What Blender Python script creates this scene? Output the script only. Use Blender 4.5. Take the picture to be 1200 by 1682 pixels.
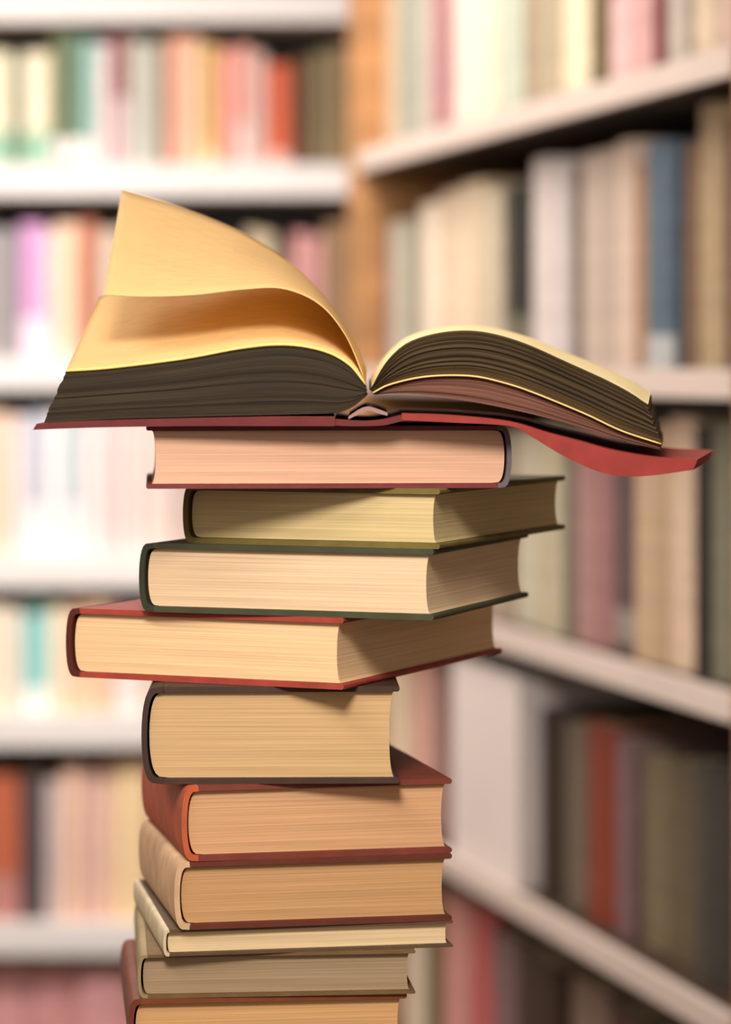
import bpy, bmesh, math, random
from mathutils import Vector, Matrix
random.seed(7)
for o in list(bpy.data.objects): bpy.data.objects.remove(o)
S = bpy.context.scene
COL = S.collection
R = math.radians

# ------------------------------------------------------------------ camera, world, lights, exposure
F = 5000.0            # focal length in pixels of the 1200 px wide frame
EYE = 1.25            # camera height
cam = bpy.data.cameras.new('camera'); camo = bpy.data.objects.new('camera', cam); COL.objects.link(camo)
camo.location = (0, 0, EYE); camo.rotation_euler = (R(90), 0, 0)
cam.sensor_fit = 'HORIZONTAL'; cam.sensor_width = 36; cam.lens = 36*F/1200
cam.shift_y = -241/1200; cam.clip_start = .05
cam.dof.use_dof = True; cam.dof.focus_distance = 1.912; cam.dof.aperture_fstop = 5.3
S.camera = camo

def lin(c):
    return tuple(((v/255)/12.92 if v/255 <= .04045 else ((v/255+.055)/1.055)**2.4) for v in c)

w = bpy.data.worlds.new('world'); S.world = w; w.use_nodes = True
bg = w.node_tree.nodes['Background']; bg.inputs[0].default_value = (1.0, .93, .86, 1); bg.inputs[1].default_value = .15

def area(name, loc, target, size, power, color):
    l = bpy.data.lights.new(name, 'AREA'); l.shape = 'RECTANGLE'; l.size, l.size_y = size; l.energy = power; l.color = color
    o = bpy.data.objects.new(name, l); COL.objects.link(o); o.location = loc
    o.rotation_euler = (Vector(target)-Vector(loc)).to_track_quat('-Z', 'Y').to_euler()
    return o
area('window_light', (-2.42, 1.75, 1.72), (0, 2.2, 1.3), (2.3, 1.5), 1.5, (1.0, .95, .92))
area('rear_fill_light', (-.35, -1.32, 1.75), (-.1, 1.9, 1.2), (1.5, 1.2), 9, (1.0, .95, .9))  # added fill from behind the camera for the stack fronts
area('ceiling_light_a', (-.75, 3.7, 2.72), (-.75, 3.7, 0), (1.2, .5), 40, (1.0, .94, .88))
area('ceiling_light_b', (-.95, .7, 2.72), (-.8, .85, 0), (1.2, .5), 16, (1.0, .94, .88))
case_fill = area('left_case_fill', (-.75, 3.8, 2.70), (-.6, 5.31, .85), (1.2, .2), 6.5, (1.0, .94, .92)); case_fill.data.spread = R(70)  # added fill that brightens the left bookcase alone

vs = S.view_settings
vs.view_transform = 'Standard'; vs.look = 'None'; vs.gamma = 1; vs.use_curve_mapping = False
vs.exposure = 0.48

# ------------------------------------------------------------------ helpers
MATS = {}
def mat(name, rgb, rough=.6, var=.12, scale=(6, 6, 6), bump=0.0, coat=0.0, rgb2=None, coord='Object', detail=3, spec=.3):
    if name in MATS: return MATS[name]
    m = bpy.data.materials.new(name); m.use_nodes = True; N = m.node_tree.nodes; L = m.node_tree.links
    b = N['Principled BSDF']; b.inputs['Roughness'].default_value = rough
    b.inputs['Specular IOR Level'].default_value = spec
    b.inputs['Coat Weight'].default_value = coat
    tc = N.new('ShaderNodeTexCoord'); mp = N.new('ShaderNodeMapping'); mp.inputs['Scale'].default_value = scale
    nz = N.new('ShaderNodeTexNoise'); nz.inputs['Scale'].default_value = 1; nz.inputs['Detail'].default_value = detail
    cr = N.new('ShaderNodeValToRGB'); c = lin(rgb)
    c2 = lin(rgb2) if rgb2 else tuple(v*(1-var*2) for v in c)
    c1 = c if rgb2 else tuple(min(1, v*(1+var)) for v in c)
    cr.color_ramp.elements[0].position = .3; cr.color_ramp.elements[1].position = .7
    cr.color_ramp.elements[0].color = (*c2, 1); cr.color_ramp.elements[1].color = (*c1, 1)
    L.new(tc.outputs[coord], mp.inputs[0]); L.new(mp.outputs[0], nz.inputs[0]); L.new(nz.outputs[0], cr.inputs[0])
    L.new(cr.outputs[0], b.inputs['Base Color'])
    if bump:
        bp = N.new('ShaderNodeBump'); bp.inputs['Strength'].default_value = bump; bp.inputs['Distance'].default_value = .002
        L.new(nz.outputs[0], bp.inputs['Height']); L.new(bp.outputs[0], b.inputs['Normal'])
    MATS[name] = m
    return m

def cloth(rgb):   return mat('cloth_%d_%d_%d' % rgb, rgb, .62, .10, (60, 60, 60), .12)
def pages(rgb, k=1.0):     # closed page block: fine layered lines running round the block
    return mat('pages_%d_%d_%d' % rgb, rgb, .85, .10*k, (5, 5, 800), .2, detail=5)
def paint(name, rgb): return mat(name, rgb, .5, .03, (4, 4, 4), 0)
def wood(name, rgb, sc=(2, 2, 26)): return mat(name, rgb, .5, .22, sc, .08, detail=6)

def paper(name, rgb, trans, lines=True):      # leaf of paper: lets light through, faint printed lines
    if name in MATS: return MATS[name]
    m = bpy.data.materials.new(name); m.use_nodes = True; N = m.node_tree.nodes; L = m.node_tree.links
    b = N['Principled BSDF']; b.inputs['Roughness'].default_value = .8; b.inputs['Specular IOR Level'].default_value = .2
    uv = N.new('ShaderNodeTexCoord')
    nz = N.new('ShaderNodeTexNoise'); nz.inputs['Scale'].default_value = 5; nz.inputs['Detail'].default_value = 4
    L.new(uv.outputs['UV'], nz.inputs[0])
    mx = N.new('ShaderNodeMix'); mx.data_type = 'RGBA'
    mx.inputs[6].default_value = (*[v*.86 for v in lin(rgb)], 1); mx.inputs[7].default_value = (*lin(rgb), 1)
    L.new(nz.outputs[0], mx.inputs[0])
    out = mx.outputs[2]
    if lines:
        br = N.new('ShaderNodeTexBrick'); mp = N.new('ShaderNodeMapping'); mp.inputs['Scale'].default_value = (9, 21, 1)
        L.new(uv.outputs['UV'], mp.inputs[0]); L.new(mp.outputs[0], br.inputs[0])
        br.inputs['Scale'].default_value = 1; br.inputs['Mortar Size'].default_value = .28; br.inputs['Mortar Smooth'].default_value = .4
        br.inputs['Brick Width'].default_value = 1.1; br.inputs['Row Height'].default_value = 1.0
        br.inputs['Color1'].default_value = (1, 1, 1, 1); br.inputs['Color2'].default_value = (.8, .8, .8, 1); br.inputs['Mortar'].default_value = (0, 0, 0, 1)
        sp = N.new('ShaderNodeSeparateXYZ'); L.new(uv.outputs['UV'], sp.inputs[0])
        prev = br.outputs[0]
        for ax, lo, hi in ((0, .1, .84), (1, .1, .9)):
            for op, val in (('GREATER_THAN', lo), ('LESS_THAN', hi)):
                a = N.new('ShaderNodeMath'); a.operation = op; a.inputs[1].default_value = val; L.new(sp.outputs[ax], a.inputs[0])
                q = N.new('ShaderNodeMath'); q.operation = 'MULTIPLY'; L.new(prev, q.inputs[0]); L.new(a.outputs[0], q.inputs[1]); prev = q.outputs[0]
        q = N.new('ShaderNodeMath'); q.operation = 'MULTIPLY'; q.inputs[1].default_value = .045; L.new(prev, q.inputs[0])
        m2 = N.new('ShaderNodeMix'); m2.data_type = 'RGBA'; m2.inputs[7].default_value = (*lin((90, 60, 35)), 1)
        L.new(q.outputs[0], m2.inputs[0]); L.new(out, m2.inputs[6]); out = m2.outputs[2]
    L.new(out, b.inputs['Base Color'])
    if trans:
        t = N.new('ShaderNodeBsdfTranslucent'); L.new(out, t.inputs[0])
        ms = N.new('ShaderNodeMixShader'); ms.inputs[0].default_value = trans
        L.new(b.outputs[0], ms.inputs[1]); L.new(t.outputs[0], ms.inputs[2]); L.new(ms.outputs[0], N['Material Output'].inputs[0])
    MATS[name] = m
    return m

def edge_two_tone(name, rgb, rgb2, rows):       # two-tone page edges of the open book, lines follow the leaves (UV)
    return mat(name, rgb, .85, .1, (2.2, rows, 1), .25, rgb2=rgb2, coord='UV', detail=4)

def link(name, me, mats, parent=None, smooth=False):
    o = bpy.data.objects.new(name, me); COL.objects.link(o)
    for m in (mats if isinstance(mats, (list, tuple)) else [mats]): me.materials.append(m)
    if parent: o.parent = parent
    if smooth:
        for p in me.polygons: p.use_smooth = True
    return o
def tag(o, label, cat, group=None):
    o['label'] = label; o['category'] = cat
    if group: o['group'] = group
    return o
def empty(name, loc=(0, 0, 0), rz=0):
    o = bpy.data.objects.new(name, None); COL.objects.link(o); o.location = loc; o.rotation_euler = (0, 0, rz); o.empty_display_size = .05
    return o
def box(name, lo, hi, m, parent=None, bev=.0015):
    bm = bmesh.new(); bmesh.ops.create_cube(bm, size=1)
    lo, hi = Vector(lo), Vector(hi); c = (lo+hi)/2; d = hi-lo
    for v in bm.verts: v.co = Vector((v.co.x*d.x, v.co.y*d.y, v.co.z*d.z)) + c
    if bev: bmesh.ops.bevel(bm, geom=bm.edges[:], offset=bev, segments=2, affect='EDGES', profile=.5)
    me = bpy.data.meshes.new(name); bm.to_mesh(me); bm.free()
    return link(name, me, m, parent)
def struct(o):
    o['kind'] = 'structure'; return o

def extrude(name, prof, a0, a1, axis, m, parent, smooth=False, bev=0):
    """closed 2D profile extruded along 'y' (profile is x,z) or 'z' (profile is x,y)"""
    bm = bmesh.new()
    mk = (lambda p, a: (p[0], a, p[1])) if axis == 'y' else (lambda p, a: (p[0], p[1], a))
    A = [bm.verts.new(mk(p, a0)) for p in prof]; B = [bm.verts.new(mk(p, a1)) for p in prof]
    n = len(prof)
    f0 = bm.faces.new(A); f1 = bm.faces.new(B[::-1])
    for i in range(n): bm.faces.new((A[i], B[i], B[(i+1) % n], A[(i+1) % n]))
    bmesh.ops.triangulate(bm, faces=[f0, f1], quad_method='FIXED', ngon_method='EAR_CLIP')
    bmesh.ops.recalc_face_normals(bm, faces=bm.faces[:])
    me = bpy.data.meshes.new(name); bm.to_mesh(me); bm.free()
    o = link(name, me, m, parent)
    if smooth:
        for p in me.polygons: p.use_smooth = True
        me.set_sharp_from_angle(angle=R(40))
    return o

def strip(name, oa, ib, a0, a1, axis, m, parent):
    """solid between two paired 2D curves, extruded like extrude(); end faces are clean quads"""
    bm = bmesh.new(); n = len(oa)
    mk = (lambda p, a: (p[0], a, p[1])) if axis == 'y' else (lambda p, a: (p[0], p[1], a))
    O0, I0, O1, I1 = ([bm.verts.new(mk(p, a)) for p in c] for c, a in ((oa, a0), (ib, a0), (oa, a1), (ib, a1)))
    for i in range(n-1):
        for q in ((O0[i], O0[i+1], I0[i+1], I0[i]), (O1[i], O1[i+1], I1[i+1], I1[i]), (O0[i], O0[i+1], O1[i+1], O1[i]), (I0[i], I0[i+1], I1[i+1], I1[i])): bm.faces.new(q)
    for i in (0, n-1): bm.faces.new((O0[i], I0[i], I1[i], O1[i]))
    bmesh.ops.recalc_face_normals(bm, faces=bm.faces[:])
    me = bpy.data.meshes.new(name); bm.to_mesh(me); bm.free()
    o = link(name, me, m, parent, True); me.set_sharp_from_angle(angle=R(40))
    return o

# ------------------------------------------------------------------ room shell
fl = struct(box('floor', (-2.5, -1.2, -.05), (2.1, 5.85, 0), wood('floor_wood', (74, 52, 38), (1, 14, 1)), bev=0))
struct(box('wall_back', (-2.5, 5.7, 0), (2.1, 5.8, 2.8), paint('wall_paint', (215, 205, 195)), bev=0))
struct(box('wall_right', (1.95, -1.2, 0), (2.05, 5.7, 2.8), MATS['wall_paint'], bev=0))
struct(box('ceiling', (-2.5, -1.2, 2.8), (2.1, 5.85, 2.85), paint('ceiling_paint', (228, 222, 214)), bev=0))
wl = struct(empty('wall_left', (-2.3, 0, 0)))
for lo, hi in (((-.1, -1.2, 0), (0, 5.7, .9)), ((-.1, -1.2, 2.5), (0, 5.7, 2.8)), ((-.1, -1.2, .9), (0, .55, 2.5)), ((-.1, 2.95, .9), (0, 5.7, 2.5))):
    box('wall_section', lo, hi, MATS['wall_paint'], wl, 0)
wf = struct(empty('wall_front', (0, -1.2, 0)))
for lo, hi in (((-2.5, -.1, 0), (2.1, 0, 1.05)), ((-2.5, -.1, 2.45), (2.1, 0, 2.8)), ((-2.5, -.1, 1.05), (-1.2, 0, 2.45)), ((.5, -.1, 1.05), (2.1, 0, 2.45))):
    box('wall_section', lo, hi, MATS['wall_paint'], wf, 0)
wn = struct(empty('window_1', (-2.35, 1.75, .9)))
for lo, hi in (((-.03, -1.2, 0), (.03, 1.2, .05)), ((-.03, -1.2, 1.55), (.03, 1.2, 1.6)), ((-.03, -1.2, .05), (.03, -1.15, 1.55)), ((-.03, 1.15, .05), (.03, 1.2, 1.55)), ((-.02, -.02, .05), (.02, .02, 1.55))):
    box('window_frame', lo, hi, paint('window_paint', (235, 232, 228)), wn, .003)
wn = struct(empty('rear_fill_opening', (-.35, -1.25, 1.05)))  # added unseen opening, built to house the rear fill
for lo, hi in (((-.85, -.03, 0), (.85, .03, .05)), ((-.85, -.03, 1.35), (.85, .03, 1.4)), ((-.85, -.03, .05), (-.8, .03, 1.35)), ((.8, -.03, .05), (.85, .03, 1.35))):
    box('window_frame', lo, hi, MATS['window_paint'], wn, .003)
# (no panes; the rear opening only frames an added fill light)

# ------------------------------------------------------------------ desk below the frame
dk = tag(empty('desk', (-.12, 1.895, 0)), 'plain wooden desk carrying the tall stack of books', 'desk')
dw = wood('desk_wood', (110, 78, 52), (2, 22, 2))
box('desk_top', (-.42, -.3, .70), (.42, .28, .73), dw, dk, .003)
for x in (-.38, .38):
    for y in (-.26, .24): box('leg', (x-.025, y-.025, 0), (x+.025, y+.025, .62), dw, dk, .003)
box('apron', (-.40, -.28, .62), (.40, .26, .70), dw, dk, .003)

# added unseen fill lamp for the stack fronts, shaped as an arm lamp
fl_ = tag(empty('added_fill_lamp', (-.75, .795, 0)), 'added unseen dark metal arm lamp filling light onto the stack', 'lamp')
lm = mat('lamp_metal', (50, 48, 46), .35, .05)
def turned(name, prof, m, parent, loc=(0, 0, 0), rot=None, seg=28):
    bm = bmesh.new(); rings = [[bm.verts.new((r_*math.cos(2*math.pi*i/seg), r_*math.sin(2*math.pi*i/seg), z_)) for i in range(seg)] for r_, z_ in prof]
    for a, b in zip(rings, rings[1:]):
        for i in range(seg): bm.faces.new((a[i], a[(i+1) % seg], b[(i+1) % seg], b[i]))
    me = bpy.data.meshes.new(name); bm.to_mesh(me); bm.free()
    o = link(name, me, m, parent, True); o.location = loc
    if rot: o.rotation_euler = rot
    return o
turned('base', [(.001, .025), (.10, .025), (.13, .012), (.13, 0), (.001, 0)], lm, fl_)
turned('pole', [(.011, .02), (.011, 1.95), (.001, 1.96)], lm, fl_)
turned('arm', [(.001, 0), (.008, 0), (.008, .64), (.001, .64)], lm, fl_, (0, 0, 1.94), (0, R(90), 0))
aim = (Vector((0, 1.895, 1.12))-Vector((-.1, .815, 1.84))).to_track_quat('-Z', 'Y').to_euler()
turned('lamp_shade', [(.19, -.08), (.17, -.02), (.06, .07), (.02, .10), (.001, .10)], lm, fl_, (.65, .02, 1.86), aim)
lb = bpy.data.lights.new('stack_fill_light', 'AREA'); lb.shape = 'DISK'; lb.size = .32; lb.energy = 14.5; lb.color = (1, .95, .9)  # added fill light aimed at the stack
lo_ = bpy.data.objects.new('stack_fill_light', lb); COL.objects.link(lo_); lo_.location = (-.1, .83, 1.835); lo_.rotation_euler = aim

# ------------------------------------------------------------------ bookcases
white_l = paint('shelf_paint_left', (226, 219, 214))
white_r = paint('shelf_paint_right', (228, 208, 196))
back_m = wood('case_back', (48, 38, 32))
honey = wood('honey_wood', (188, 136, 88), (3, 3, 26))
DL = 5.31
def zl(py): return EYE - (py-600)/F*DL
def xl_(px): return (px-600)/F*DL
# left bookcase, facing the camera
LT = .055
shelf_y = [35, 322, 640, 965, 1228, 1570, 1905]      # rows of the shelves' lower front edges
lc = tag(empty('bookcase', (xl_(250), DL, 0)), 'white bookcase facing the viewer at the left of the picture', 'bookcase')
x0, x1 = xl_(-34)-xl_(250), xl_(592)-xl_(250)
top = zl(shelf_y[0])+.36
box('side_panel', (x0-.03, 0, 0), (x0, .28, top), white_l, lc)
box('side_panel', (x1, 0, 0), (x1+.05, .28, top), honey, lc)
box('back_panel', (x0, .265, 0), (x1, .28, top), back_m, lc, 0)
box('top_panel', (x0, 0, top-.03), (x1, .265, top), white_l, lc)
for py in shelf_y: box('shelf', (x0, 0, zl(py)), (x1, .265, zl(py)+LT), white_l, lc)
box('plinth', (x0, .01, 0), (x1, .03, .07), white_l, lc)
# right bookcase, running away to the left
ANG = math.atan((600+651)/F)
U = Vector((-math.sin(ANG), math.cos(ANG), 0)); NB = Vector((math.cos(ANG), math.sin(ANG), 0)); PHI = -(math.pi/2-ANG)
DR = 3.11; P0 = Vector((600/F*DR, DR, 0))
def s_at(px, b=0.0):
    t = (px-600)/F; X = P0.x+NB.x*b; Y = P0.y+NB.y*b
    return (X-t*Y)/(-U.x+U.y*t)
RZ = [1.545, 1.215, .885, .555, .225]; RT = .027
rc = tag(empty('bookcase', P0, PHI), 'bookcase with pinkish white shelf edges running away from the right foreground', 'bookcase')
sa, sb = s_at(1206), s_at(578)
box('side_panel', (-sa, 0, 0), (-sa+.03, .27, 2.25), honey, rc)
box('side_panel', (-sb-.03, 0, 0), (-sb+.055, .27, 2.25), honey, rc)
box('back_panel', (-sb+.055, .255, 0), (-sa, .27, 2.25), back_m, rc, 0)
shaded_shelf_wood = wood('shaded_shelf_wood', (70, 52, 40), (14, 2, 2))  # dark board colour stands in for shade under the shelves
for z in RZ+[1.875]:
    sh = box('shelf', (-sb+.055, .006, z+.002), (-sa, .255, z+RT-.001), shaded_shelf_wood, rc)
    box('edge_strip', (-sb+.055, -.004, z), (-sa, .006, z+RT+.004), white_r, sh, .001)  # pale shelf front, split off from the shade-darkened board
box('top_panel', (-sb+.055, 0, 2.22), (-sa, .255, 2.25), honey, rc)
box('plinth', (-sb+.055, .01, 0), (-sa, .03, .08), honey, rc)

# ------------------------------------------------------------------ books standing on the shelves
def shelf_book(loc, rz, t, h, dep, rgb, label, group, band=None, lean=0):
    e = tag(empty('book', loc, rz), label, 'book', group)
    if lean: e.rotation_euler = (0, R(lean), rz)
    th = min(.003, t*.12); bulge = min(.008, t*.2); n = 8
    out = [(t*(.5-.5*math.cos(math.pi*i/n)), bulge*(1-math.sin(math.pi*i/n))) for i in range(n+1)]
    inn = [(th+(t-2*th)*(.5-.5*math.cos(math.pi*i/n)), bulge*(1-math.sin(math.pi*i/n))+th) for i in range(n+1)]
    strip('cover', [(0, dep)]+out+[(t, dep)], [(th, dep)]+inn+[(t-th, dep)], 0, h, 'z', cloth(rgb), e)
    pb = [(x+(.0003 if x < t/2 else -.0003), y+.0006) for x, y in inn] + [(t-th-.0003, dep-.005), (t/2, dep-.009), (th+.0003, dep-.005)]
    extrude('page_block', pb, .003, h-.004, 'z', pages((215, 195, 160)), e, True)
    if band:
        z0, z1, c = band
        o2 = [(x, y-.0008) for x, y in out]; o3 = [(x, y-.0001) for x, y in out]
        strip('spine_label', o2, o3, h*z0, h*z1, 'z', cloth(c), e)
    return e

ORD = ['first', 'second', 'third', 'fourth', 'fifth', 'sixth', 'seventh', 'eighth', 'ninth', 'tenth', 'eleventh', 'twelfth', 'thirteenth',
       'fourteenth', 'fifteenth', 'sixteenth', 'seventeenth', 'eighteenth', 'nineteenth', 'twentieth', 'twenty-first', 'twenty-second', 'twenty-third', 'twenty-fourth', 'twenty-fifth', 'twenty-sixth']
SH = ['top', 'second', 'third', 'fourth', 'fifth', 'sixth']
GRN = (.0, .3, (150, 190, 162)); WHT = (.04, .2, (238, 232, 226))
# (x from, x to, height fraction, colour, words, band)
LEFT = [
 [(-30,22,.80,(240,226,196),'cream spine with green foot',GRN),(22,38,.78,(112,126,102),'thin grey green',None),(38,86,.80,(242,228,198),'cream spine with green foot',GRN),
  (86,102,.92,(122,122,84),'thin olive',WHT),(102,141,.93,(110,130,106),'grey green',WHT),(141,160,.88,(152,200,192),'thin pale teal',WHT),(160,186,.86,(222,200,196),'pinkish white',None),
  (186,214,.95,(142,84,88),'maroon',(.0,.5,(200,170,172))),(214,240,.88,(196,196,180),'pale grey',None),(240,264,.86,(186,186,174),'light grey green',None),(264,281,.90,(152,116,96),'thin tan brown',None),
  (281,308,.90,(240,176,152),'salmon',None),(308,332,.90,(244,200,166),'light peach',None),(332,361,.86,(198,168,104),'olive yellow',(.02,.12,(235,215,170))),
  (361,388,.82,(228,150,138),'rose pink',None),(388,416,.84,(226,166,152),'dusty pink',(.0,.35,(226,200,192))),(416,438,.80,(216,182,172),'pale pinkish',None),(438,479,.72,(206,98,66),'orange red',(.02,.14,(230,180,165))),
  (479,512,.76,(96,66,42),'dark brown',None),(512,540,.80,(128,114,84),'olive tan',None),(540,572,.84,(140,120,88),'tan',None)],
 [(-30,34,.80,(152,146,146),'grey',None),(34,76,.84,(212,158,202),'lilac purple',(.02,.3,(238,214,230))),(76,92,.80,(232,214,210),'thin pinkish white',None),(92,134,.84,(240,202,172),'peach',None),(134,162,.86,(188,116,90),'rust',None),
  (162,200,.80,(210,190,170),'beige',None),(200,245,.84,(180,150,130),'tan',None),(245,290,.78,(220,205,190),'cream',None),(290,330,.8,(150,110,95),'brown',None),(330,368,.74,(200,180,160),'sand',None),(368,402,.70,(70,56,48),'very dark brown',None),
  (402,430,.80,(196,176,146),'cream tan',None),(430,452,.78,(206,190,160),'light cream',None),(452,480,.66,(112,92,76),'dark taupe',None),(480,508,.78,(216,156,152),'pink',None),(508,532,.76,(206,150,148),'dusty rose',None),(532,572,.84,(150,120,90),'brown',None)],
 [(-30,24,.86,(236,204,180),'peach',None),(24,46,.84,(240,222,220),'pinkish white',None),(46,76,.86,(188,194,206),'pale blue grey',(.0,.35,(240,232,232))),(76,110,.86,(240,234,232),'white',None),(110,136,.88,(190,208,210),'pale grey teal',(.0,.35,(240,232,232))),
  (136,168,.88,(238,220,216),'pinkish white',None),(168,200,.86,(226,206,202),'pale mauve',None),(200,236,.88,(236,214,206),'light pink',None),(236,290,.84,(225,205,195),'beige pink',None),(290,350,.8,(200,180,170),'taupe',None),(350,420,.84,(190,160,140),'tan',None),(420,500,.8,(210,190,170),'beige',None),(500,572,.82,(160,130,110),'brown',None)],
 [(-30,14,.86,(240,226,200),'cream',None),(14,40,.86,(236,226,210),'ivory',None),(40,82,.90,(144,204,200),'teal',(.0,.22,(232,240,236))),(82,112,.84,(242,228,200),'pale cream',None),(112,150,.92,(240,206,172),'peach',None),(150,190,.90,(238,200,168),'light orange',None),
  (190,232,.84,(238,228,224),'white',None),(232,300,.84,(220,200,180),'sand',None),(300,380,.8,(190,160,140),'tan',None),(380,470,.84,(200,180,165),'beige',None),(470,572,.82,(150,120,100),'brown',None)],
 [(-30,36,.84,(190,102,70),'rust orange',(.0,.3,(190,130,120))),(36,76,.86,(84,72,72),'dark grey',None),(76,102,.80,(206,188,184),'pale grey pink',None),(102,138,.88,(236,196,172),'peach',None),(138,164,.86,(228,186,172),'pale salmon',None),(164,192,.88,(232,194,172),'peach pink',None),
  (192,248,.90,(238,208,160),'cream yellow',None),(248,320,.84,(210,180,150),'sand',None),(320,400,.84,(190,160,140),'tan',None),(400,480,.8,(205,190,170),'beige',None),(480,572,.82,(150,120,100),'brown',None)],
 [(-30,50,.9,(206,150,146),'dusky rose',None),(50,130,.9,(200,142,138),'dusky red',None),(130,215,.9,(204,148,146),'old rose',None),(215,300,.88,(196,140,132),'brick pink',None),(300,380,.86,(190,150,130),'tan',None),(380,470,.84,(170,140,120),'fawn',None),(470,572,.82,(150,120,100),'brown',None)],
]
for k, row in enumerate(LEFT):
    zb = zl(shelf_y[k+1])+LT; gap = zl(shelf_y[k]) - zb
    for i, (a, b, hf, rgb, words, band) in enumerate(row):
        xa, xb = xl_(a)*1.012, xl_(b)*1.012
        xa = max(xa, xl_(-33.5))
        shelf_book((xa+.0006, DL+.035+random.uniform(-.008, .012), zb), 0, xb-xa-.0012, gap*hf, .19, rgb,
                   f'{words} book, {ORD[i]} from left on {SH[k]} shelf of left bookcase', f'books on the {SH[k]} shelf of the left bookcase', band)

RIGHT = [
 [(632,656,.8,(206,178,146),'beige tan',None),(656,675,.8,(150,152,136),'grey green',None),(675,693,.78,(168,166,150),'grey',None),(693,716,.8,(206,168,164),'pinkish',None),(716,741,.82,(164,112,114),'mauve',None),(741,773,.8,(236,214,200),'pale pink cream',None),
  (773,795,.84,(244,228,198),'bright cream',None),(795,818,.82,(240,224,200),'ivory',None),(818,858,.84,(198,204,184),'pale green grey',None),(858,882,.8,(176,156,130),'tan',None),(882,908,.8,(188,172,146),'grey beige',None),(908,955,.86,(246,226,194),'wide cream',None),
  (955,988,.8,(112,96,66),'olive brown',None),(988,1030,.84,(186,108,112),'dusty red',(.0,.45,(232,190,186))),(1030,1068,.8,(222,172,168),'pink',None),(1068,1092,.82,(120,62,62),'dark red',None),(1092,1125,.84,(196,184,170),'grey beige',None),(1125,1160,.86,(224,200,172),'cream',None),(1160,1204,.84,(206,176,160),'pinkish tan',None)],
 [(632,640,.70,(112,78,82),'thin dark mauve',None),(640,664,.74,(192,182,162),'grey beige',None),(664,690,.74,(150,144,128),'grey',None),(690,718,.80,(236,216,192),'cream',None),(718,746,.84,(226,200,172),'light tan',None),(746,772,.86,(236,212,184),'pale cream',None),(772,796,.86,(224,200,170),'sand',None),
  (796,826,.80,(206,190,164),'beige',None),(826,871,.80,(44,44,38),'black',(.0,.3,(110,104,88))),(871,900,.90,(226,212,206),'pinkish white',None),(900,926,.88,(216,204,200),'greyish white',None),(926,946,.84,(112,94,84),'dark brown grey',None),(946,974,.88,(204,184,168),'beige pink',None),
  (974,1002,.88,(196,176,160),'greige',None),(1002,1032,.90,(222,196,178),'pinkish cream',None),(1032,1064,.80,(166,128,98),'brown',None),(1064,1108,.86,(92,110,124),'slate blue',(.0,.16,(190,190,188))),(1108,1134,.84,(126,98,76),'chocolate brown',None),(1134,1176,.97,(182,156,122),'tall tan',None),(1176,1204,.9,(92,62,50),'dark brown',None)],
 [(632,680,.8,(190,170,150),'beige',None),(680,740,.8,(170,140,120),'tan',None),(740,790,.82,(200,180,160),'sand',None),(790,838,.8,(180,160,140),'fawn',None),(838,884,.84,(206,196,172),'pale olive cream',None),(884,928,.86,(196,184,154),'light khaki',None),(928,946,.84,(122,112,98),'thin grey olive',None),(946,976,.86,(178,136,130),'dusty mauve',None),
  (976,1006,.86,(166,120,118),'old rose',None),(1006,1046,.86,(98,78,78),'dark mauve grey',(.05,.2,(150,140,130))),(1046,1074,.9,(208,176,142),'tan',None),(1074,1100,.9,(196,166,134),'light brown',None),(1100,1144,.93,(224,194,166),'tan cream',None),(1144,1164,.9,(52,44,38),'thin near black',None),(1164,1204,.92,(126,122,102),'grey green',None)],
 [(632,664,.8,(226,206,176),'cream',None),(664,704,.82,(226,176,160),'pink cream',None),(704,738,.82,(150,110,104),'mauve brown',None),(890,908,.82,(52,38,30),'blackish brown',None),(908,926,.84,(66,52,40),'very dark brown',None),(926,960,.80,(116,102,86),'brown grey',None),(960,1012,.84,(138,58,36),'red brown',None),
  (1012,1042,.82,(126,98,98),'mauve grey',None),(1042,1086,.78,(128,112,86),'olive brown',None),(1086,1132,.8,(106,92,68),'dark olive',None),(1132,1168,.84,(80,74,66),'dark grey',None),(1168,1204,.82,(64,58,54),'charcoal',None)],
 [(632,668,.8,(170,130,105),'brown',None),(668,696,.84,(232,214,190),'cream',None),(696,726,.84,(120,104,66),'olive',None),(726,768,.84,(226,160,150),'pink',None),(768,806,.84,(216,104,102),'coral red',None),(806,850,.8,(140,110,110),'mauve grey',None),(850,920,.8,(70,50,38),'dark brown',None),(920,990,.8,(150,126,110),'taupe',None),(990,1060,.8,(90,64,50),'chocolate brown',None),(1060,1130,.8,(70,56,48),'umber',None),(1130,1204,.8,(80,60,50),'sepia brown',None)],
]
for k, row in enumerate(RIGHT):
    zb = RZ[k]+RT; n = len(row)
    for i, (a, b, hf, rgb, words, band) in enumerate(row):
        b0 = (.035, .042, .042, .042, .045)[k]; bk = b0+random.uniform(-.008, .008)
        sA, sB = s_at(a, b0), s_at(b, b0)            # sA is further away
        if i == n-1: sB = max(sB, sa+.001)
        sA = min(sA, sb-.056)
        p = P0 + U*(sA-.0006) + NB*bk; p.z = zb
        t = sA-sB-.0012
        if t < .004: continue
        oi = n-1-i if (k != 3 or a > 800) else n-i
        shelf_book(p, PHI, t, .303*hf*(.94 if k == 3 else 1), .18, rgb, f'{words} book, {ORD[oi]} from right on {SH[k]} shelf of right bookcase', f'books on the {SH[k]} shelf of the right bookcase', band)

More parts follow.
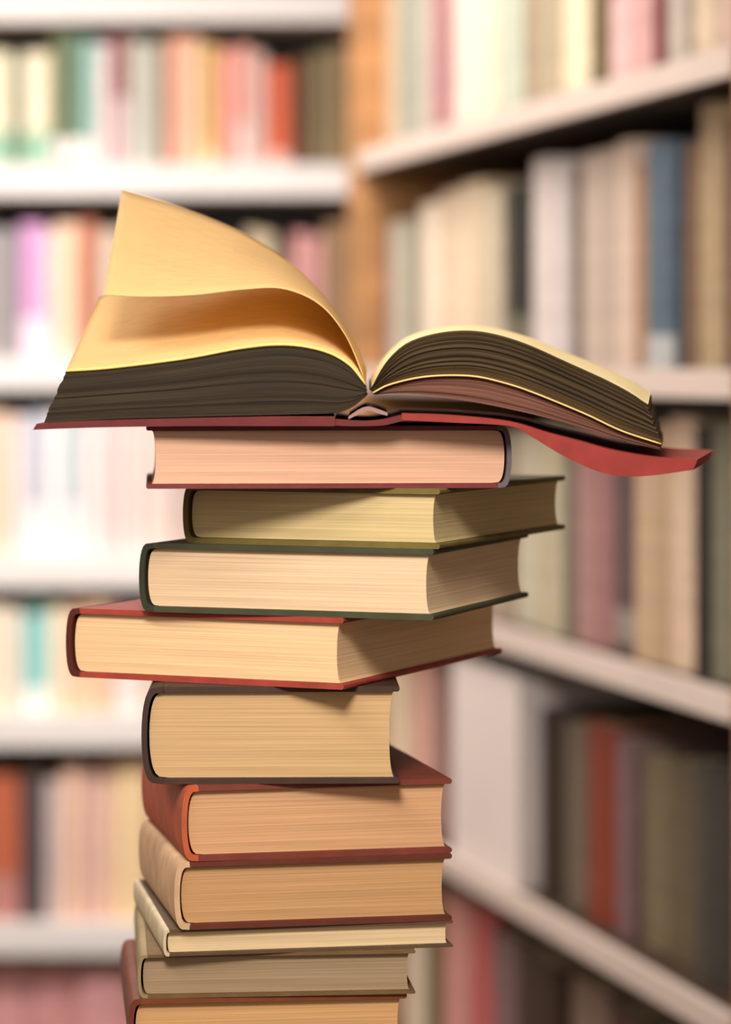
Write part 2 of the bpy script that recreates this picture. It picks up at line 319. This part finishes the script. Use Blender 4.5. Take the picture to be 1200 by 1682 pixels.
# white box file standing forward on the fourth shelf of the right bookcase
bk = .012; sA, sB = s_at(742, bk), s_at(852, bk); p = P0+U*sA+NB*bk; p.z = RZ[3]+RT
t = sA-sB; bf = tag(empty('storage_box', p, PHI), 'bright white storage box on the right bookcase beside the lower book stack', 'box')
wm = paint('box_white', (240, 226, 220))
box('side_wall', (0, 0, .003), (.003, .2, .262), wm, bf, .001); box('side_wall', (t-.003, 0, .003), (t, .2, .262), wm, bf, .001)
box('front_wall', (.003, 0, .003), (t-.003, .003, .262), wm, bf, .001); box('back_wall', (.003, .197, .003), (t-.003, .2, .262), wm, bf, .001)
box('base', (0, 0, 0), (t, .2, .003), wm, bf, .0005); box('lid', (-.001, -.001, .262), (t+.001, .201, .268), wm, bf, .001)

# ------------------------------------------------------------------ the stack of closed books
def at(px, py, d): return Vector(((px-600)/F*d, d, EYE-(py-600)/F*d))
DN = 1.875
def zs(py):        # heights of the joints between the stacked books, at the depth of their front edges
    return EYE-(py-600)/F*(DN+.037*min(1, max(0, (py-900)/230)))
def stack_book(pxl, pxr, y0, y1, th, length, cov, pag, spine, label, spine_rgb=None, board=.0035, paperback=False, over=.0035, dn=DN):
    a = R(th); c, s = math.cos(a), math.sin(a)
    tl, tr = (pxl-600)/F, (pxr-600)/F
    if th >= 0:
        Pr = Vector((tr*dn, dn, 0)); W = (Pr.x-tl*Pr.y)/(c+tl*s); Pl = Pr - W*Vector((c, -s, 0))
    else:
        Pl = Vector((tl*dn, dn, 0)); W = (tr*Pl.y-Pl.x)/(c-tr*(-s)) if False else (tr*Pl.y-Pl.x)/(c+tr*s)
    z0, z1 = zs(y1), zs(y0); T = z1-z0
    e = tag(empty('book', (Pl.x, Pl.y, z0), -a), label, 'book', 'closed books in the tall stack')
    cm = cloth(cov); sm = cloth(spine_rgb or cov); pm = pages(pag)
    sx = (lambda x: x) if spine == 'L' else (lambda x: W-x)
    mir = (lambda P: [(sx(x), z) for x, z in P])
    bd = board; rb = min(T*.22, .014)             # round of the spine
    n = 14
    arc = lambda r, zc, h, x00: [(x00+r-r*math.sin(math.pi*i/n)**.45 if 0 < i < n else x00+r, zc-h*math.cos(math.pi*i/n)) for i in range(n+1)]
    so = arc(rb, T/2, T/2, 0); si = arc(rb-bd*.7, T/2, T/2-bd, bd)
    strip('spine', mir(so), mir(si), 0, length, 'y', sm, e)
    for zz0, zz1 in ((0, bd), (T-bd, T)):
        g = rb+.0002
        # board with softened outer edges
        k = bd*.3
        prof = [(g, zz0), (W-k, zz0), (W, zz0+k), (W, zz1-k), (W-k, zz1), (g, zz1)]
        extrude('cover', mir(prof), 0, length, 'y', cm, e, False)
    # page block: rounded back, slightly hollow fore-edge
    zi0, zi1 = bd+.0002, T-bd-.0002; hh = (zi1-zi0)/2; zc = (zi0+zi1)/2
    pa = [(bd+.0006+(rb)-(rb-.0008)*math.sin(math.pi*i/n)**.45 if 0 < i < n else bd+.0006+rb, zc-hh*math.cos(math.pi*i/n)) for i in range(n+1)]
    fx = W-over; fe = [(fx-min(.003, T*.06)*math.sin(math.pi*i/n), zc-hh*math.cos(math.pi*i/n)) for i in range(n+1)]
    strip('page_block', mir(pa), mir(fe), over, length-over, 'y', pm, e)
    return e
TAN = (208, 158, 104)
stack_book(240, 840, 700, 803, -4, .20, (112, 44, 40), (216, 168, 136), 'R', 'maroon closed book directly under the open book, grey spine at right', (96, 86, 86), board=.0028)
stack_book(300, 722, 803, 902, 22, .245, (112, 96, 44), (206, 180, 128), 'L', 'olive green book second in the stack below the open one', (100, 86, 36))
stack_book(228, 712, 902, 1015, 20, .20, (66, 66, 44), (224, 190, 150), 'L', 'dark green clothbound book between the olive and the red book', (52, 52, 36))
stack_book(108, 564, 1015, 1128, 24, .27, (158, 62, 46), (234, 192, 144), 'L', 'red book with dark spine sticking out furthest left of the stack', (84, 32, 24), dn=1.893)
stack_book(232, 656, 1128, 1288, -1.5, .19, (66, 44, 34), (202, 164, 116), 'L', 'thickest dark brown book, right under the red book with dark spine', (60, 40, 32), dn=1.911)
stack_book(298, 742, 1288, 1412, -12, .185, (118, 54, 38), (208, 158, 114), 'L', 'brick red book right under the thick dark brown book', (186, 88, 52), dn=1.903)
stack_book(286, 742, 1412, 1524, -11, .19, (98, 44, 30), (194, 148, 100), 'L', 'dark reddish brown book with rounded tan back under the brick red one', (206, 166, 126), dn=1.903)
stack_book(268, 744, 1524, 1568, -10, .19, (92, 70, 48), (226, 196, 150), 'L', 'thin book with pale cream pages in the lower stack', (206, 186, 152), board=.0018, dn=1.905)
stack_book(226, 682, 1568, 1640, -5, .20, (112, 84, 48), (160, 134, 102), 'L', 'taupe book with dull pages second from bottom of the picture', (150, 128, 88), board=.002, dn=1.911)
stack_book(210, 668, 1640, 1735, -6, .20, (120, 60, 30), (208, 158, 104), 'L', 'orange tan book cut off by the bottom edge of the picture', (110, 50, 28), dn=1.910)
zb = zs(1735)
DK = DN+.037; y_mid = 600+(EYE-(zb+.73)/2)/DK*F; y_end = 600+(EYE-.73)/DK*F
stack_book(225, 650, 1735, y_mid, -5, .21, (60, 70, 80), TAN, 'L', 'blue grey book hidden just below the picture, upper of two', (52, 60, 70))
stack_book(215, 650, y_mid, y_end, -3, .22, (80, 50, 40), TAN, 'L', 'brown book hidden at the foot of the stack on the desk', (70, 44, 36))

# ------------------------------------------------------------------ the open book on top
def spline(pts, n):
    P = [Vector((*p, 0)) for p in pts]; P = [P[0]*2-P[1]] + P + [P[-1]*2-P[-2]]
    seg = [(P[i+1]-P[i]).length for i in range(1, len(P)-2)]; tot = sum(seg); out = []
    for q in range(n+1):
        d = tot*q/n; i = 0
        while i < len(seg)-1 and d > seg[i]: d -= seg[i]; i += 1
        t = min(1, d/seg[i]); a, b, c, e = P[i], P[i+1], P[i+2], P[i+3]
        v = .5*((2*b)+(c-a)*t+(2*a-5*b+4*c-e)*t*t+(3*b-a-3*c+e)*t**3)
        out.append((v.x, v.y))
    return out
def bundle(name, top, bot, d0, d1, mats, parent, dx=lambda u: 0, dzt=lambda u: 0, dzb=lambda u: 0, n=44, m=30, k=6, jit=.0006, topslot=1, smooth=True):
    """solid of stacked leaves: front outline given by two curves, run back from depth d0 to d1"""
    T = [at(x, y, d0) for x, y in spline(top, n)]; B = [at(x, y, d0) for x, y in spline(bot, n)]
    jr = [random.uniform(-jit, jit) for _ in range(m+1)]
    def P(i, j, q):
        u = i/n; v = j/m; w_ = q/k
        p = B[i].lerp(T[i], v)
        ww = w_
        return Vector((p.x+dx(u)*ww + (jr[j]*.8 if i in (0, n) else 0), d0+(d1-d0)*w_ + (jr[j] if q in (0, k) else 0), p.z+(dzb(u)*(1-v)+dzt(u)*v)*ww))
    bm = bmesh.new(); uvl = bm.loops.layers.uv.new('UVMap'); V = {}
    def g(i, j, q):
        if (i, j, q) not in V: V[(i, j, q)] = bm.verts.new(P(i, j, q))
        return V[(i, j, q)]
    def quad(ids, slot, uvs):
        f = bm.faces.new([g(*a) for a in ids]); f.material_index = slot
        for l, uv in zip(f.loops, uvs): l[uvl].uv = uv
    for i in range(n):
        for j in range(m):
            for q in (0, k):
                ids = [(i, j, q), (i+1, j, q), (i+1, j+1, q), (i, j+1, q)]
                quad(ids, 0, [(a/n, b/m) for a, b, _ in ids])
        for q in range(k):
            for j, slot in ((0, 0), (m, topslot)):
                ids = [(i, j, q), (i+1, j, q), (i+1, j, q+1), (i, j, q+1)]
                quad(ids, slot, [(a/n, c/k) for a, _, c in ids])
    for j in range(m):
        for q in range(k):
            for i in (0, n):
                ids = [(i, j, q), (i, j+1, q), (i, j+1, q+1), (i, j, q+1)]
                quad(ids, 0, [(c/k, b/m) for _, b, c in ids])
    bmesh.ops.recalc_face_normals(bm, faces=bm.faces[:])
    me = bpy.data.meshes.new(name); bm.to_mesh(me); bm.free()
    o = link(name, me, mats, parent)
    o.matrix_parent_inverse = Matrix.Translation(parent.location).inverted()
    if smooth:
        for p_ in me.polygons: p_.use_smooth = True
        me.set_sharp_from_angle(angle=R(35))
    return o
def leaf(name, fr, bk_, d0, d1, m, parent, n=40, k=12, bulge=0.0, thick=.0005, world_back=None):
    A = [at(x, y, d0) for x, y in spline(fr, n)]
    Bk = [at(x, y, d1) for x, y in spline(bk_, n)]
    bm = bmesh.new(); uvl = bm.loops.layers.uv.new('UVMap')
    G = [[bm.verts.new(A[i].lerp(Bk[i], q/k)+Vector((0, 0, bulge*math.sin(math.pi*q/k)*(1-i/n)))) for q in range(k+1)] for i in range(n+1)]
    for i in range(n):
        for q in range(k):
            f = bm.faces.new((G[i][q], G[i+1][q], G[i+1][q+1], G[i][q+1])); f.smooth = True
            for l, (a, b) in zip(f.loops, ((i, q), (i+1, q), (i+1, q+1), (i, q+1))): l[uvl].uv = (a/n, b/k)
    bmesh.ops.recalc_face_normals(bm, faces=bm.faces[:])
    me = bpy.data.meshes.new(name); bm.to_mesh(me); bm.free()
    o = link(name, me, m, parent); o.matrix_parent_inverse = Matrix.Translation(parent.location).inverted()
    md = o.modifiers.new('thickness', 'SOLIDIFY'); md.thickness = thick; md.offset = 0
    return o

ob = tag(empty('open_book', (0, 1.975, zs(700))), 'open book with golden pages and red cover lying on top of the stack', 'book')
D0, D1 = 1.87, 2.07
gold = paper('golden_page', (248, 206, 128), .0)
leafm = paper('golden_leaf', (255, 222, 156), .45)
creamp = paper('cream_page', (250, 226, 168), .0)
dark = edge_two_tone('dark_page_edges', (58, 46, 28), (34, 26, 16), 40)
dark_r = edge_two_tone('dark_gilt_page_edges', (84, 64, 36), (38, 29, 18), 22)
pink_e = edge_two_tone('pinkish_page_edges', (124, 80, 64), (78, 48, 38), 16)
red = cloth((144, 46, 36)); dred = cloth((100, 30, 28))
# boards and spine
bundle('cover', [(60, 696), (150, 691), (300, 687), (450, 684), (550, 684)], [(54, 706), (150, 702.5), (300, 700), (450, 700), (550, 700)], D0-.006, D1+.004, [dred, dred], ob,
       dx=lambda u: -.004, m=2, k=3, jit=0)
bundle('cover', [(660, 679), (740, 682), (835, 692), (900, 711), (950, 724), (1000, 738), (1070, 750), (1145, 755)],
       [(660, 690), (740, 694), (838, 700), (872, 717), (920, 746), (970, 770), (1010, 781), (1060, 782), (1138, 772)], D0-.006, D1+.004, [red, red], ob, dx=lambda u: .034*u, m=3, k=4, jit=0)
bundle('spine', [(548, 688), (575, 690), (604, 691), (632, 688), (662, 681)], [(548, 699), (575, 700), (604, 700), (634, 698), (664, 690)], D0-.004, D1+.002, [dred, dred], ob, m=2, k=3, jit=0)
bundle('spine_lining', [(572, 684), (590, 672), (604, 668), (620, 672), (636, 678)], [(572, 689), (590, 680), (604, 675), (620, 679), (636, 683)], D0-.001, D1-.001, [mat('lining', (150, 116, 106), .8), MATS['lining']], ob, m=2, k=3, jit=0)
# left half of the text block
L_top = [(108, 611), (180, 606), (300, 591), (400, 573), (470, 568), (530, 578), (572, 600), (600, 634)]
L_bot = [(70, 696), (170, 689), (300, 685), (420, 682), (500, 680), (550, 678), (580, 668), (602, 650)]
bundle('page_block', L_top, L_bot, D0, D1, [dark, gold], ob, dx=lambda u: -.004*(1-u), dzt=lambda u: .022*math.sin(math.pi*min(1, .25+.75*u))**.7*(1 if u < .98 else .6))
# leaves fanning up towards the back
base_b = [(160, 590), (230, 575), (330, 560), (410, 548), (480, 545), (535, 560), (572, 580), (602, 612)]
fan_b = [(164, 488), (240, 462), (330, 448), (420, 446), (490, 462), (540, 500), (575, 548), (600, 604)]
for q in range(5):
    t = (q+1)/5
    fr = [(x+q*.6, y-1.5-1.2*q) for x, y in L_top[:-1]]+[(600, 632-q)]
    bk_ = [(a[0]*(1-t)+b[0]*t, a[1]*(1-t)+b[1]*t) for a, b in zip(base_b, fan_b)]
    leaf('page', fr, bk_, D0+.0005*q, D1, leafm if q > 2 else gold, ob)
# the lifted leaf
lf = leaf('page', [(170, 484), (240, 487), (320, 484), (400, 475), (465, 474), (525, 500), (568, 552), (598, 622)],
          [(200, 312), (290, 338), (390, 378), (460, 420), (515, 468), (556, 522), (582, 570), (600, 604)], D0+.002, D1, leafm, ob, thick=.0006)
lf['label'] = 'lifted golden page'
# right half of the text block
R_top = [(608, 640), (632, 597), (662, 567), (700, 551), (750, 543), (800, 546), (860, 563), (930, 594), (1000, 626), (1040, 648), (1062, 664)]
R_mid = [(612, 644), (640, 630), (700, 617), (773, 616), (830, 628), (880, 645), (960, 678), (1020, 706), (1086, 728)]
R_low = [(616, 649), (640, 647), (700, 650), (780, 661), (850, 675), (900, 687), (960, 704), (1020, 722), (1083, 739)]
sp = lambda u: .02*u
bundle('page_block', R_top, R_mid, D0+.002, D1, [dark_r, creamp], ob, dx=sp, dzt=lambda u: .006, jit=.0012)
leaf('page', [(x, y+1.5) for x, y in R_mid], [(600+(x-600)*.93+8*(x-600)/480, y-5) for x, y in R_mid], D0-.001, D1, gold, ob, thick=.0009)
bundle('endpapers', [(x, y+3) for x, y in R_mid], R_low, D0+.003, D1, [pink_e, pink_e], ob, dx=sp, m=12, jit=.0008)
